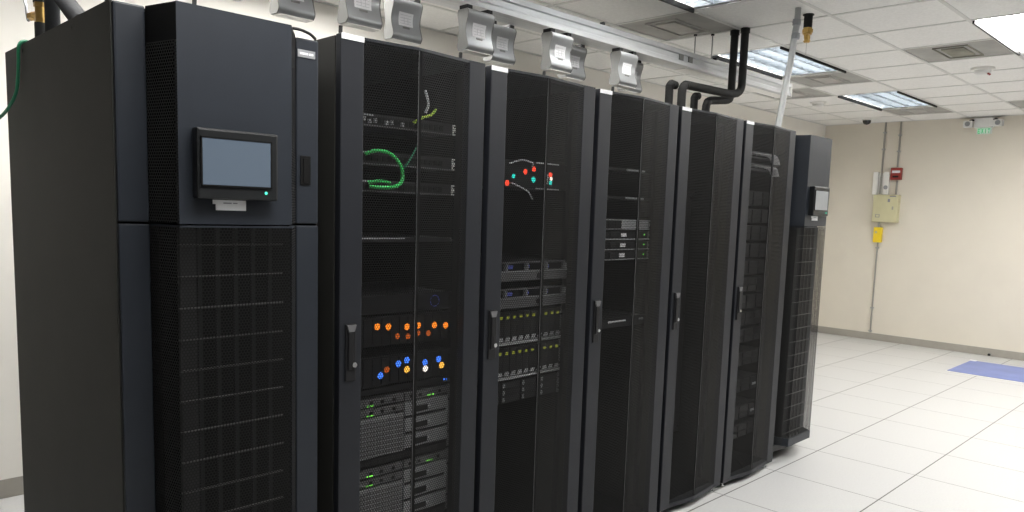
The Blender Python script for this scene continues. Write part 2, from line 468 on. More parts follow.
MB().box(-.022, .027, .050, .108, 0, .285, .006).build('left_plate', M['white_plate'], t)
MB().box(.0255, .0275, -.0215, .0495, 0.01, .275).build('back_plate', M['white_plate'], t)
MB().cyl((-.0225, -.055, .09), (-.027, -.055, .09), .026, n=20).build('knockout_ring', M['gear_light'], t)
t = thing('yellow_box', 'bright yellow plastic box under the beige panel', 'electrical box', (XF, 1.60, 1.27))
MB().box(-.062, 0, -.050, .050, 0, .195, .012).build('shell', M['yellow'], t)
MB().cyl((-.0625, .015, .13), (-.072, .015, .13), .014, n=14).build('button', M['panel_beige'], t)
MB().cyl((-.03, 0, .1955), (-.03, 0, .258), .014, n=12).build('top_nipple', M['steel'], t, smooth=True)
t = thing('cable_stub', 'small dark stub at the foot of the right wall above the blue mat', 'door stop', (XW-.007, .225, 0))
MB().cyl((-.004, 0, .022), (-.030, 0, .022), .010, n=12).cyl((-.030, 0, .022), (-.042, 0, .022), .015, n=12).build('stub', M['plastic'], t, smooth=True)
MB().box(-.004, 0, -.018, .018, .004, .04, .002).build('foot_plate', M['conduit'], t)

# blue tacky mat
t = thing('floor_mat', 'blue sticky entrance mat on the white floor near the right wall', 'mat', (4.44, -.88, 0))
MB().box(-.014, .906, -.014, 1.174, .0005, .004, .001).build('backing', M['mat_edge'], t)
MB().box(0, .892, 0, 1.16, .0045, .010, .002).build('film', M['mat_blue'], t)
MB().box(.84, .905, 1.10, 1.165, .0105, .016, .002).build('corner_tab', M['label'], t)

# ------------------------------------------------------------------ cooling units
UW, UD, UH = .577, 1.10, 2.0166
SEAM = 1.466
def make_unit(label, scr):
    """local origin: floor level, left end of the front stile plane"""
    t = thing('cooling_unit', label, 'cooling unit', (0, 0, 0), 'in-row cooling units')
    zb = .085
    c = MB()
    c.box(.0, .006, .004, UD, zb, UH, .001)                       # left side sheet
    c.box(UW-.006, UW, .004, UD, zb, UH, .001)
    c.box(.006, UW-.006, .06, UD, UH-.012, UH-.002)
    c.box(.006, UW-.006, UD-.006, UD, zb, UH-.012)
    c.box(.006, UW-.006, .06, UD-.006, zb, zb+.01)
    c.build('cabinet', M['rack_side'], t)
    for y, z in ((.32, UH-.022), (.86, UH-.022)): MB().cyl((-.0005, y, z), (-.002, y, z), .007, n=12).build('side_screw', M['solid_black'], t)
    p = MB()
    p.box(.03, UW-.03, .05, UD-.04, .004, zb-.002, .004)
    p.prism([(.0, .02), (.02, -.035), (.30, -.06), (.50, -.03), (UW, .02), (UW, .10), (0, .10)], 'z', zb-.045, zb-.004)
    p.build('plinth', M['plastic'], t)
    st = MB()
    for a, b in ((.004, .080), (.500, .574)):
        st.box(a, b, -.006, .04, zb, SEAM-.003, .004); st.box(a, b, -.006, .04, SEAM+.003, UH-.002, .006)
    st.build('front_stile', M['unit'], t)
    F0, F1, YP = .113, .424, -.118                                # projecting centre panel
    A0, A1 = .082, .498
    # lower door: perforated all round
    lo = MB(); lo.prism([(F0, YP), (F1, YP)], 'z', zb+.005, SEAM-.006, closed=False)
    lo.build('lower_mesh_door', M['umesh'], t)
    for a, b in (((A0, 0), (F0, YP)), ((A1, -.004), (F1, YP))):
        MB().prism([a, b], 'z', zb+.005, SEAM-.006, closed=False).build('lower_mesh_side', M['umesh_side'], t)
    rim = [(A0, .002), (F0, YP-.001), (F1, YP-.001), (A1, .0), (A1-.006, .012), (F1-.004, YP+.012), (F0+.004, YP+.012), (A0+.006, .012)]
    for za, zb_ in ((SEAM-.007, SEAM-.002), (zb, zb+.050)):
        MB().prism(rim, 'z', za, zb_).build('door_edge', M['unit'], t)
    # grille and filters behind the mesh
    g = MB()
    z = SEAM-.055; k = 0
    while z > zb+.03:
        g.box(.125, .42, -.075, -.068, z-.002, z+.002, mi=1); z -= .084
    for k in range(6): g.box(.128+.05*k, .128+.05*k+(.046 if k == 0 else .012), -.066, -.060, zb+.02, SEAM-.01, mi=2 if k else 3)
    g.box(.10, .47, -.02, -.012, zb+.01, SEAM-.008)
    g.build('filter_grille', [M['rack_in'], M['grille_bar'], M['gear_black'], M['gear_dark']], t)
    # upper front: smooth panel, chamfers half solid and half perforated
    up = MB()
    up.prism([(F0, YP), (F1, YP), (F1-.002, YP+.02), (F0+.002, YP+.02)], 'z', SEAM+.002, UH, 0)
    up.box(F0+.002, F1-.002, YP+.02, .05, UH-.006, UH-.001)
    pn = up.build('upper_panel', M['unit'], t)
    so = MB()
    so.prism([(A0, 0), (F0, YP), (F0+.002, YP+.012), (A0+.008, .012)], 'z', UH-.092, UH-.001)
    so.prism([(A1, -.004), (F1, YP), (F1-.002, YP+.012), (A1-.008, .008)], 'z', UH-.092, UH-.001)
    so.box(A0+.006, A1-.006, .012, .05, UH-.010, UH-.003)
    so.build('chamfer_cap', M['solid_black'], t)
    for a, b in (((A0, 0), (F0, YP)), ((A1, -.004), (F1, YP))):
        ms = MB(); ms.prism([a, b], 'z', SEAM+.003, UH-.092, closed=False); ms.build('chamfer_mesh', M['umesh_side'], t)
    bk = MB(); bk.box(A0-.002, A1+.002, .015, .022, SEAM, UH-.012); bk.build('inner_baffle', M['rack_in'], t)
    # touch display
    X0, X1, Z0, Z1 = .146, .366, 1.534, 1.713
    d = MB(); d.box(X0, X1, YP-.034, YP-.0005, Z0, Z1, .006)
    db = d.build('display', M['bezel'], t)
    MB().box(X0+.012, X1-.024, YP-.0375, YP-.0345, Z0+.036, Z1-.026, .001).build('screen', M[scr], db)
    r = MB(); a, b, cc, dd = X0+.008, X1-.020, Z0+.032, Z1-.022
    r.box(a, b, YP-.0385, YP-.0345, dd-.004, dd); r.box(a, b, YP-.0385, YP-.0345, cc, cc+.004); r.box(a, a+.004, YP-.0385, YP-.0345, cc, dd); r.box(b-.004, b, YP-.0385, YP-.0345, cc, dd)
    r.build('screen_rim', M['solid_black'], db)
    MB().lathe([(0, .003), (.003, .002), (.0042, 0)], (0, 0, 0), n=12).build('indicator_light', M['led_screen'], db, loc=(X1-.036, YP-.0345, Z0+.020)).rotation_euler = (PI/2, 0, 0)
    l = MB()
    l.box(X0+.052, X0+.142, YP-.003, YP-.0005, Z0-.013, Z0-.002); l.box(X0+.060, X0+.142, YP-.003, YP-.0005, Z0-.029, Z0-.013)
    l.box(X0+.080, X0+.102, YP-.0036, YP-.0031, Z0-.011, Z0-.0085, mi=1); l.box(X0+.106, X0+.118, YP-.0036, YP-.0031, Z0-.011, Z0-.0085, mi=1)
    l.build('name_label', [M['label'], M['ink']], t)
    # right stile: name badge and recessed latch
    q = MB(); q.box(.503, .560, -.010, -.0062, 1.958, 1.980, .001); q.box(.509, .536, -.0108, -.0101, 1.966, 1.972, mi=1); q.box(.539, .553, -.0108, -.0101, 1.966, 1.972, mi=1)
    q.build('badge', [M['gear_light'], M['label']], t)
    h = MB(); h.box(.512, .546, -.0105, -.0062, 1.585, 1.672, .002); h.box(.520, .538, -.0125, -.0106, 1.592, 1.665, .002)
    h.build('latch', M['solid_black'], t)
    return t
unit = make_unit('large near cooling unit with blue-grey touch screen at the left end of the row', 'screen')
unit.location = (-3.664, .076, 0)
unit2 = copy_tree(unit)
unit2['label'] = 'far cooling unit with pale grey touch screen at the right end of the row'
unit2.location = (.081, .136, 0.022)
for ch in kids(unit2):
    if ch.name.startswith('display'):
        for g_ in kids(ch):
            if g_.name.startswith('screen') and 'rim' not in g_.name:
                g_.data = g_.data.copy(); g_.data.materials[0] = M['screen_grey']
    if ch.name.startswith('chamfer'):
        ch.data = ch.data.copy(); ch.data.materials[0] = M['unit']

# ------------------------------------------------------------------ server racks
RW, RD, RH, RB = .594, 1.06, 2.048, .036
RX = [-3.031+.6212*k for k in range(5)]
RY = .043
def make_rack():
    t = thing('server_rack', '', 'server rack', (0, 0, 0), 'black server racks in the row')
    c = MB()
    c.box(0, .004, .034, RD, RB, RH-.004, .001); c.box(RW-.004, RW, .034, RD, RB, RH-.004, .001)
    c.build('side_panel', M['rack_side'], t)
    c = MB(); c.box(.004, RW-.004, .034, RD, RH-.010, RH-.004); c.build('top_panel', M['rack_side'], t)
    c = MB(); c.box(.004, RW-.004, RD-.008, RD, RB, RH-.010); c.box(.004, RW-.004, .034, RD-.008, RB, RB+.006)
    c.build('rear_panel', M['rack_in'], t)
    c = MB()
    for x0, x1 in ((.028, .050), (.543, .566)):
        c.box(x0, x1, .098, .101, RB+.02, RH-.03); c.box(x0 if x0 < .1 else x1-.003, x0+.003 if x0 < .1 else x1, .101, .13, RB+.02, RH-.03)
    c.build('mounting_rail', M['gear_black'], t)
    # door
    d = MB()
    d.box(0, .083, 0, .030, RB, RH, .004); d.box(.518, RW, 0, .030, RB, RH, .004)
    top = [(.083, .001), (.278, -.023), (.314, -.020), (.518, .001), (.518, .03), (.083, .03)]
    d.prism(top, 'z', RH-.010, RH-.001); d.prism(top, 'z', RB+.001, RB+.024)
    door = d.build('door', M['rack'], t)
    a = MB(); a.prism([(.083, .0015), (.278, -.0222)], 'z', RB+.024, RH-.010, closed=False); a.build('mesh_panel', M['mesh'], door)
    a = MB(); a.prism([(.293, -.0208), (.518, .0015)], 'z', RB+.024, RH-.010, closed=False); a.build('mesh_panel', M['mesh'], door)
    a = MB(); a.prism([(.2775, -.0232), (.2820, -.0232), (.293, -.0216), (.293, -.014), (.280, -.015)], 'z', RB+.024, RH-.010)
    a.prism([(.2772, -.0238), (.2788, -.0243), (.2789, -.0234), (.2774, -.0230)], 'z', RB+.03, RH-.012, mi=1)  # thin lighter bar: highlight along the door ridge, put in as colour
    a.build('centre_strip', [M['rack_in'], M['gear_mid']], door)
    h = MB()
    h.box(.020, .060, -.006, -.0003, .968, 1.154, .003)
    h.box(.028, .048, -.011, -.0065, 1.005, 1.128, .004)
    h.prism([(.022, 1.150), (.057, 1.150), (.050, 1.128), (.029, 1.128)], 'y', -.012, -.0065, mi=1)
    h.build('handle', [M['plastic'], M['gear_mid']], door)
    MB().cyl((.050, -.0065, 1.020), (.050, -.014, 1.020), .0085, n=16).build('lock', M['chrome'], door, smooth=True)
    MB().box(.002, .082, -.0022, -.0002, RH-.017, RH-.001).build('label_strip', M['label'], t)
    for x in (.055, RW-.045):
        for y in (.035, RD-.06):
            f = MB(); f.cyl((x, y, .001), (x, y, .010), .017, n=16).cyl((x, y, .010), (x, y, RB+.002), .007, n=10)
            f.build('levelling_foot', M['chrome'], t, smooth=True)
    return t
rl = ['first server rack, beside the near cooling unit, with orange and blue lights and grey blades',
      'second server rack from the left, with red and teal lights above grey disk arrays',
      'third server rack, the middle one, with a silver server and three thin ones halfway up',
      'fourth server rack, empty-looking with a plain dark cover inside',
      'fifth server rack, last before the far cooling unit, with pale cable bundles near its top']
r0 = make_rack()
racks = []
for k in range(5):
    o = r0 if k == 0 else copy_tree(r0)
    o['label'] = rl[k]; o.location = (RX[k], RY, 0); racks.append(o)

# ------------------------------------------------------------------ equipment inside the racks
GX0, GX1, GYF = .0545, .5385, .097          # gear spans this in rack coordinates, front face here
def led(parent, x, y, z, r, m, name='indicator_light'):
    o = MB().lathe([(0, r*.45), (r*.6, r*.34), (r*.95, r*.1), (r, 0)], (0, 0, 0), n=16).build(name, M[m], parent, loc=(x, y, z), smooth=True, sharp=80)
    o.rotation_euler = (PI/2, 0, 0)
    return o
def gear(k, name, cat, label, z0, z1, mat='gear_dark', depth=.55, group=None, y=0., ears=True, earm='gear_mid', body=True):
    """an Empty at the lower left front corner, with chassis, and ears screwed to the rails"""
    t = thing(name, label, cat, (RX[k]+GX0, RY+GYF+y, z0), group)
    t['h'] = z1-z0
    W = GX1-GX0; h = z1-z0
    if body:
        MB().box(.016, W-.016, .004, depth, .0015, h-.0015, .001).build('chassis', M['gear_dark'], t)
        MB().box(0, W, -.002, .0035, .0015, h-.0015, .001).build('faceplate', M[mat], t)
    if ears:
        for x0, x1 in ((.001, .014), (W-.014, W-.001)):
            e = MB(); e.box(x0, x1, -.006, -.0025, .003, h-.003, .001); 
            for zz in (h*.25, h*.75): e.cyl(((x0+x1)/2, -.006, zz), ((x0+x1)/2, -.009, zz), .004, n=10, mi=1)
            e.build('mounting_ear', [M[earm], M['chrome']], t)
    return t
GW = GX1-GX0
def L(k, x): return x-RX[k]-GX0              # world X to gear X
# --- rack 1
def switch(k, label, z0, z1, earm='white_plastic', mat='gear_dark'):
    t = gear(k, 'network_switch', 'network switch', label, z0, z1, mat, .30, 'network switches in the first rack', earm=earm)
    h = z1-z0
    p = MB()
    for i in range(18): p.box(.035+.022*i, .035+.022*i+.016, -.0045, -.0022, h*.28, h*.72)
    p.build('port_row', M['solid_black'], t)
    MB().box(.026, .030+.10, -.0050, -.0022, h*.80, h*.93).build('badge', M['gear_light'], t)
    MB().box(.016, GW-.016, -.004, -.0022, .0016, .006).build('edge_trim', M['gear_mid'], t)
    return t
sA = switch(0, 'topmost switch in the first rack, with a lime cable', 1.790, 1.834)
for i in (2, 3, 4, 6, 7, 9): MB().box(.038+.022*i, .048+.022*i, -.016, -.005, .010+.003*(i % 3), .024+.003*(i % 3), .001).build('plug', M['gear_light'], sA)
sB = switch(0, 'switch in the first rack where the upper green cable plugs in', 1.665, 1.711)
sC = switch(0, 'lowest switch in the first rack, at the lower end of the green cable', 1.574, 1.616)
def cable(name, label, pts, r, mat, group=None, n=8):
    o = MB().tube(pts, r, n=n).build(name, M[mat], None, smooth=True, sharp=80)
    return tag(o, label, 'cable', group)
y = RY+GYF-.012
def wp(x, z, dy=0.): return (x, y+dy, z)
cable('network_cable', 'upper bright green cable looping from the second switch in the first rack', [wp(-2.885, 1.698), wp(-2.85, 1.712, -.02), wp(-2.805, 1.703, -.03), wp(-2.765, 1.672, -.03), wp(-2.752, 1.642, -.025)], .0062, 'green_bright', 'green cables in the first rack')
cable('network_cable', 'lower bright green cable looping to the lowest switch in the first rack', [wp(-2.742, 1.655, -.01), wp(-2.748, 1.622, -.02), wp(-2.775, 1.600, -.03), wp(-2.82, 1.592, -.03), wp(-2.868, 1.594)], .0066, 'green_bright', 'green cables in the first rack')
cable('network_cable', 'short bright green cable lying along the lowest switch in the first rack', [wp(-2.875, 1.606, -.003), wp(-2.845, 1.612, -.02), wp(-2.805, 1.610, -.02), wp(-2.79, 1.602, -.003)], .0060, 'green_bright', 'green cables in the first rack')
cable('network_cable', 'lime green cable curving up from the topmost switch in the first rack', [wp(-2.690, 1.818), wp(-2.665, 1.838, -.02), wp(-2.630, 1.850, -.02), wp(-2.600, 1.872, -.01)], .0050, 'yellow_green')
cable('network_cable', 'dark cable rising straight above the lime cable in the first rack', [wp(-2.628, 1.860, .012), wp(-2.626, 1.890, .0), wp(-2.640, 1.935, 0)], .0045, 'grey_cable')
cable('network_cable', 'thin green cable crossing between the switches in the first rack', [wp(-2.735, 1.65, .004), wp(-2.70, 1.70, -.006), wp(-2.672, 1.742, .0), wp(-2.66, 1.78, .004)], .0040, 'green_wire')
t = gear(0, 'rack_shelf', 'shelf', 'thin bare shelf in the first rack between the switches and orange lights', 1.405, 1.424, 'gear_dark', .45)
MB().box(.03, GW*.55, -.004, -.0022, .013, .017).build('lip', M['gear_silver'], t)
# storage with bright lamps
def storage(k, label, z0, z1):
    t = gear(k, 'storage_array', 'storage array', label, z0, z1, 'gear_black', .5, earm='gear_black')
    h = z1-z0; p = MB()
    for i in range(12):
        p.box(.022+.0372*i, .022+.0372*i+.033, -.008, -.0022, .006, h-.006, .0015)
    p.build('drive_bays', M['gear_black'], t)
    return t
sa = storage(0, 'dark storage unit with the row of orange lights in the first rack', 1.045, 1.150)
yy = -.0085
for x, z in ((-2.826, 1.118), (-2.780, 1.113), (-2.700, 1.107), (-2.651, 1.108), (-2.576, 1.103), (-2.523, 1.097)): led(sa, L(0, x), yy, z-1.045, .0120, 'led_orange')
for x, z in ((-2.741, 1.077), (-2.695, 1.072), (-2.651, 1.079), (-2.603, 1.075)): led(sa, L(0, x), yy, z-1.045, .0105, 'led_dim')
sb = storage(0, 'dark storage unit with mixed blue and yellow lights in the first rack', .905, 1.010)
for x, z in ((-2.811, .945), (-2.735, .977), (-2.698, .986), (-2.616, .968), (-2.553, .973)): led(sb, L(0, x), yy, z-.905, .0120, 'led_blue')
led(sb, L(0, -2.784), yy, .962-.905, .0115, 'led_dim')
for x, z in ((-2.697, .952), (-2.538, .948)): led(sb, L(0, x), yy, z-.905, .0124, 'led_yellow')
led(sb, L(0, -2.614), yy, .944-.905, .0120, 'led_white')
t = gear(0, 'power_strip', 'power strip', 'slim black unit with two small blue lights above the grey blades', .878, .902, 'gear_black', .2, earm='gear_black')
for x in (-2.506, -2.520): led(t, L(0, x), -.0025, .012, .0045, 'led_blue')
t = gear(0, 'fan_unit', 'fan unit', 'dark unit with a faint blue ring above the orange lights', 1.160, 1.225, 'gear_black', .4, earm='gear_black')
ring = MB(); n = 20
for i in range(n):
    a, b = 2*PI*i/n, 2*PI*(i+1)/n
    ring.cyl((L(0, -2.573)+.020*math.cos(a), -.004, .032+.020*math.sin(a)), (L(0, -2.573)+.020*math.cos(b), -.004, .032+.020*math.sin(b)), .0012, n=6)
ring.build('light_ring', M['blue_clip'], t)

def blade_chassis(label, z0, h):
    t = gear(0, 'blade_chassis', 'blade server', label, z0, z0+h, 'gear_black', .6, 'blade chassis in the first rack', earm='gear_mid')
    lx0, lx1, rx0, rx1 = .018, .262, .268, GW-.018
    def module(x0, x1, a, b, mat, latch=True, led_x=None):
        m = MB().box(x0, x1, -.016, -.0025, a+.0012, b-.0012, .0015).build('blade', M[mat], t)
        return m
    def notch(m, x, z, w=.012, hh=.010):
        MB().box(x, x+w, -.0185, -.0165, z, z+hh).build('latch', M['solid_black'], m)
    top = h-.004; r = .030
    # upper left small modules
    for q in range(2):
        b = top-q*(r+.004); a = b-r
        m = module(lx0, lx1, a, b, 'gear_mid')
        for x in (.030, .100, .145, .195): notch(m, lx0+x, a+.009)
        for x in (.092, .104, .112): led(m, lx0+x, -.0165, a+.005, .0032, 'led_green')
    # big vented panel
    b = top-2*(r+.004); a = .030
    m = module(lx0, lx1, a, b, 'gear_light')
    v = MB()
    for i in range(15):
        for j in range(8): v.box(lx0+.048+.013*i, lx0+.048+.013*i+.009, -.0178, -.0165, a+.010+(b-a-.02)*j/8, a+.010+(b-a-.02)*(j+.62)/8)
    v.build('vent_slots', M['gear_mid'], m)
    for zz in (.25, .72):
        MB().box(lx0+.004, lx0+.040, -.0200, -.0165, a+(b-a)*zz-.012, a+(b-a)*zz+.012, .002).build('handle', M['solid_black'], m)
    # right column
    m = module(rx0, rx1, top-r, top, 'gear_mid')
    for x in (.02, .06, .15): notch(m, rx0+x, top-r+.010)
    for x in (.104, .113, .126): led(m, rx0+x, -.0165, top-r+.007, .0032, 'led_green')
    b = top-r-.004; hh = (b-.028)/3
    for q in range(3):
        m = module(rx0, rx1, b-hh*(q+1)+.003, b-hh*q, 'gear_light')
        MB().box(rx0+.040, rx0+.100, -.0215, -.0165, b-hh*(q+.70), b-hh*(q+.36), .002).build('handle', M['solid_black'], m)
        MB().box(rx0+.100, rx0+.112, -.0205, -.0165, b-hh*(q+.52), b-hh*(q+.36), .001).build('latch', M['gear_silver'], m)
        MB().box(rx0+.002, rx1-.002, -.0178, -.0165, b-hh*(q+1)+.004, b-hh*(q+1)+.009).build('trim', M['solid_black'], m)
    # lower air duct
    du = MB(); du.box(lx0, rx1, -.014, -.0025, .002, .027, .001)
    d_ = du.build('air_duct', M['gear_black'], t)
    sl = MB()
    for i in range(14): sl.box(lx0+.03+.027*i, lx0+.03+.027*i+.021, -.0160, -.0145, .006, .022)
    sl.build('duct_slots', M['gear_dark'], d_)
    MB().box(GW-.030, GW-.020, -.022, -.0165, h*.55, h*.78, .002).build('side_latch', M['gear_light'], t)
    return t
blade_chassis('upper grey blade chassis in the first rack, just below the blue lights', .628, .246)
blade_chassis('lower grey blade chassis in the first rack, cut by the bottom of the photo', .378, .246)

# --- rack 2
k = 1
t = gear(k, 'patch_unit', 'network unit', 'dark unit with red and teal lights in the second rack', 1.618, 1.728, 'gear_black', .35, earm='gear_black')
for x, z, m, r in ((-2.221, 1.636, 'led_red', .0115), (-2.187, 1.664, 'led_teal', .0095), (-2.121, 1.685, 'led_red', .0110), (-2.072, 1.698, 'led_red', .0115), (-2.073, 1.656, 'led_teal', .0118),
                (-1.972, 1.680, 'led_red', .0115), (-1.971, 1.664, 'led_white', .0085), (-1.970, 1.649, 'led_teal', .0095)):
    led(t, L(k, x), -.0025 - (.004 if m == 'led_white' else 0), z-1.618, r, m)
MB().box(L(k, -2.060), L(k, -1.925), -.006, -.0022, .104, .109).build('top_trim', M['gear_silver'], t)
MB().box(L(k, -2.060), L(k, -1.920), -.006, -.0022, .001, .006).build('bottom_trim', M['gear_silver'], t)
y = RY+GYF-.014
cable('patch_cable', 'grey cable arching above the red and teal lights', [wp(-2.215, 1.712, .008), wp(-2.16, 1.728, -.004), wp(-2.10, 1.722, -.004), wp(-2.085, 1.708, .008)], .0030, 'grey_cable')
cable('patch_cable', 'grey cable drooping under the red and teal lights', [wp(-2.205, 1.638, .006), wp(-2.16, 1.622, -.004), wp(-2.115, 1.604, -.004), wp(-2.09, 1.576, -.004)], .0030, 'grey_cable')
cable('patch_cable', 'short upright grey cable beside the rightmost stacked lights of the second rack', [wp(-2.002, 1.640, .004), wp(-2.006, 1.66, -.004), wp(-1.998, 1.68, .004)], .0028, 'grey_cable')
def bezel_server(label, z0, z1):
    t = gear(k, 'rack_server', 'server', label, z0, z1, 'gear_black', .6, 'grey fronted servers in the second rack')
    h = z1-z0
    b = MB(); b.box(.004, GW-.004, -.030, -.0075, .002, h*.55, .004); b.box(.004, GW-.004, -.018, -.0075, h*.90, h-.001, .001)
    bz = b.build('bezel', M['gear_mid'], t)
    MB().box(.006, GW-.006, -.0315, -.0302, h*.50, h*.545).build('bezel_trim', M['gear_light'], bz)
    MB().cyl((GW*.63, -.0302, h*.28), (GW*.63, -.0335, h*.28), .011, n=20).build('round_emblem', M['gear_dark'], bz, smooth=True)
    for i in range(5):
        MB().box(.010+.117*i, .018+.117*i, -.022, -.0027, h*.56, h*.895).build('divider', M['gear_light'], t)
    for i in range(4):
        MB().box(.018+.117*i, .056+.117*i if i == 1 else .034+.117*i, -.012, -.0027, h*.62, h*.80, .001).build('latch', M['blue_clip'], t)
    return t
bezel_server('upper of two grey fronted servers in the second rack', 1.246, 1.326)
bezel_server('lower of two grey fronted servers in the second rack', 1.138, 1.220)
def disk_array(label, z0, z1):
    t = gear(k, 'disk_array', 'disk array', label, z0, z1, 'gear_black', .5, 'disk arrays in the second rack')
    h = z1-z0; w = (GW-.036)/12
    for i in range(12):
        x = .018+w*i
        m = MB().box(x+.001, x+w-.001, -.014, -.0025, .016, h-.006, .0015).build('disk_carrier', M['gear_dark'], t)
        MB().box(x+.012, x+w-.011, -.0165, -.0145, h-.034, h-.022, .001).build('indicator_light', M['led_lime'], m)
        hd = MB(); hd.prism([(x+.006, .018), (x+w-.005, .018), (x+w-.005, .034), (x+.014, .034)], 'y', -.0175, -.0145); hd.build('handle', M['gear_silver'], m)
    MB().box(.014, GW-.014, -.018, -.0025, .002, .013, .001).build('lower_trim', M['gear_silver'], t)
    return t
disk_array('upper disk array with a row of lime lights in the second rack', .988, 1.130)
disk_array('lower disk array with a row of lime lights in the second rack', .846, .984)
t = gear(k, 'rack_server', 'server', 'dark server with twelve small drive bays under the disk arrays', .745, .840, 'gear_black', .6)
for i in range(4):
    for j in range(3):
        bay = MB().box(.020+.112*i, .020+.112*i+.104, -.011, -.0025, .006+.029*j, .006+.029*j+.026, .0015).build('drive_bay', M['gear_dark'], t)
        MB().box(.020+.112*i+.004, .020+.112*i+.016, -.0130, -.0115, .010+.029*j, .006+.029*j+.022, .001).build('latch', M['gear_light'], bay)

# --- rack 3
k = 2
for nm, z in (('upper', 1.733), ('lower', 1.604)):
    t = gear(k, 'rack_shelf', 'shelf', nm + ' small grey bracket shelf above the silver server in the third rack', z-.010, z+.008, 'gear_black', .3, 'bracket shelves in the third rack', earm='gear_black')
    MB().box(L(k, -1.455), L(k, -1.318), -.010, -.0022, .004, .015, .001).build('bracket', M['gear_light'], t)
    MB().box(L(k, -1.365), L(k, -1.355), -.014, -.0102, .005, .016).build('clip', M['gear_silver'], t)
t = gear(k, 'rack_server', 'server', 'silver server at the top of the stack in the third rack', 1.456, 1.506, 'gear_silver', .6, earm='gear_light')
MB().box(.045, .250, -.012, -.0022, .006, .044, .001).build('drive_cage', M['gear_dark'], t)
for i in range(4): MB().box(.050+.050*i, .094+.050*i, -.0145, -.0125, .010, .040, .001).build('drive_bay', M['gear_black'], t)
led(t, .262, -.003, .034, .0045, 'led_white')
thin = ['first thin black server under the silver one in the third rack', 'second thin black server under the silver one in the third rack', 'third thin black server under the silver one in the third rack']
for q, z in enumerate((1.409, 1.362, 1.315)):
    t = gear(k, 'rack_server', 'server', thin[q], z, z+.043, 'gear_black', .6, 'thin black servers in the third rack')
    MB().box(.002, GW-.002, -.008, -.0022, .0018, .006, .0005).build('lower_trim', M['gear_silver'], t)
    MB().box(.262-.004*q, .300-.004*q, -.005, -.0022, .014, .032).build('name_label', M['label'], t)
    for i in range(3): MB().box(.070+.055*i, .110+.055*i, -.006, -.0022, .012, .034, .001).build('drive_bay', M['gear_dark'], t)
    led(t, GW-.040, -.003, .024, .0045, 'led_green')
t = gear(k, 'rack_server', 'server', 'dark server with a thin white label strip below the middle of the third rack', .996, 1.045, 'gear_black', .6, earm='gear_black')
MB().box(L(k, -1.540), L(k, -1.405), -.004, -.0022, .026, .033).build('name_label', M['label'], t)
MB().box(L(k, -1.300), L(k, -1.262), -.004, -.0022, .024, .035).build('asset_tag', M['gear_light'], t)

# --- rack 4
t = thing('blanking_panel', 'plain dark cover panel filling the fourth rack', 'cover panel', (RX[3]+.05, RY+.26, .30))
MB().box(0, .49, 0, .006, 0, 1.36, .002).build('sheet', M['gear_dark'], t)
MB().box(0, .49, -.010, -.0005, 1.345, 1.36, .001).build('top_flange', M['gear_dark'], t)
for x in (.012, .478):
    for z in (.03, .68, 1.33): MB().cyl((x, -.0008, z), (x, -.004, z), .006, n=12).build('screw', M['chrome'], t)

# --- rack 5
k = 4
for q, z in enumerate((1.868, 1.800)):
    t = gear(k, 'patch_bay', 'patch panel', ('upper' if q == 0 else 'lower') + ' patch panel with pale cables at the top of the fifth rack', z, z+.044, 'gear_mid', .25, 'patch panels in the fifth rack')
    p = MB()
    for i in range(20): p.box(.024+.022*i, .024+.022*i+.015, -.005, -.0022, .013, .031)
    p.build('port_row', M['solid_black'], t)
    y = RY+GYF-.006
    for i in range(7):
        dy = -.012-.0076*(6-i); side = RX[k]+.508
        xs = -.36+.055*i
        cable('patch_cable', ('upper' if q == 0 else 'lower') + ' bundle of pale patch cables in the fifth rack',
              [wp(xs, z+.022, -.001), wp(xs+.001, z+.022, dy*.6), wp(xs+.012, z+.022, dy), wp(side-.10, z+.022, dy), wp(side-.055, z+.010, dy), wp(side-.030, z-.024, dy)],
              .0032, 'grey_cable', ('upper' if q == 0 else 'lower') + ' pale patch cables')
dk = [(1.60, .086), (1.50, .086), (1.40, .086), (1.30, .086), (1.20, .086), (1.10, .086), (1.00, .086), (.90, .086), (.80, .086), (.66, .086), (.50, .086), (.335, .086), (.22, .086)]
ordn = ['first', 'second', 'third', 'fourth', 'fifth', 'sixth', 'seventh', 'eighth', 'ninth', 'tenth', 'eleventh', 'twelfth', 'thirteenth']
for q, (z, h) in enumerate(dk):
    lab = ordn[q] + ' dark server from the top of the fifth rack'
    if z == .50: lab = 'dark server with a white tag, the upper of two tagged in the fifth rack'
    if z == .335: lab = 'dark server with a white tag, the lower of two tagged in the fifth rack'
    t = gear(k, 'rack_server', 'server', lab, z, z+h, 'gear_black', .6, 'dark servers in the fifth rack', earm='gear_black')
    for i in range(4):
        for j in range(2): MB().box(.022+.112*i, .022+.112*i+.100, -.009, -.0025, .006+.039*j, .006+.039*j+.034, .001).build('drive_bay', M['gear_dark'], t)
    if z in (.50, .335): MB().box(L(k, -.115), L(k, -.072), -.0115, -.0092, .030, .044).build('asset_tag', M['gear_silver'], t)

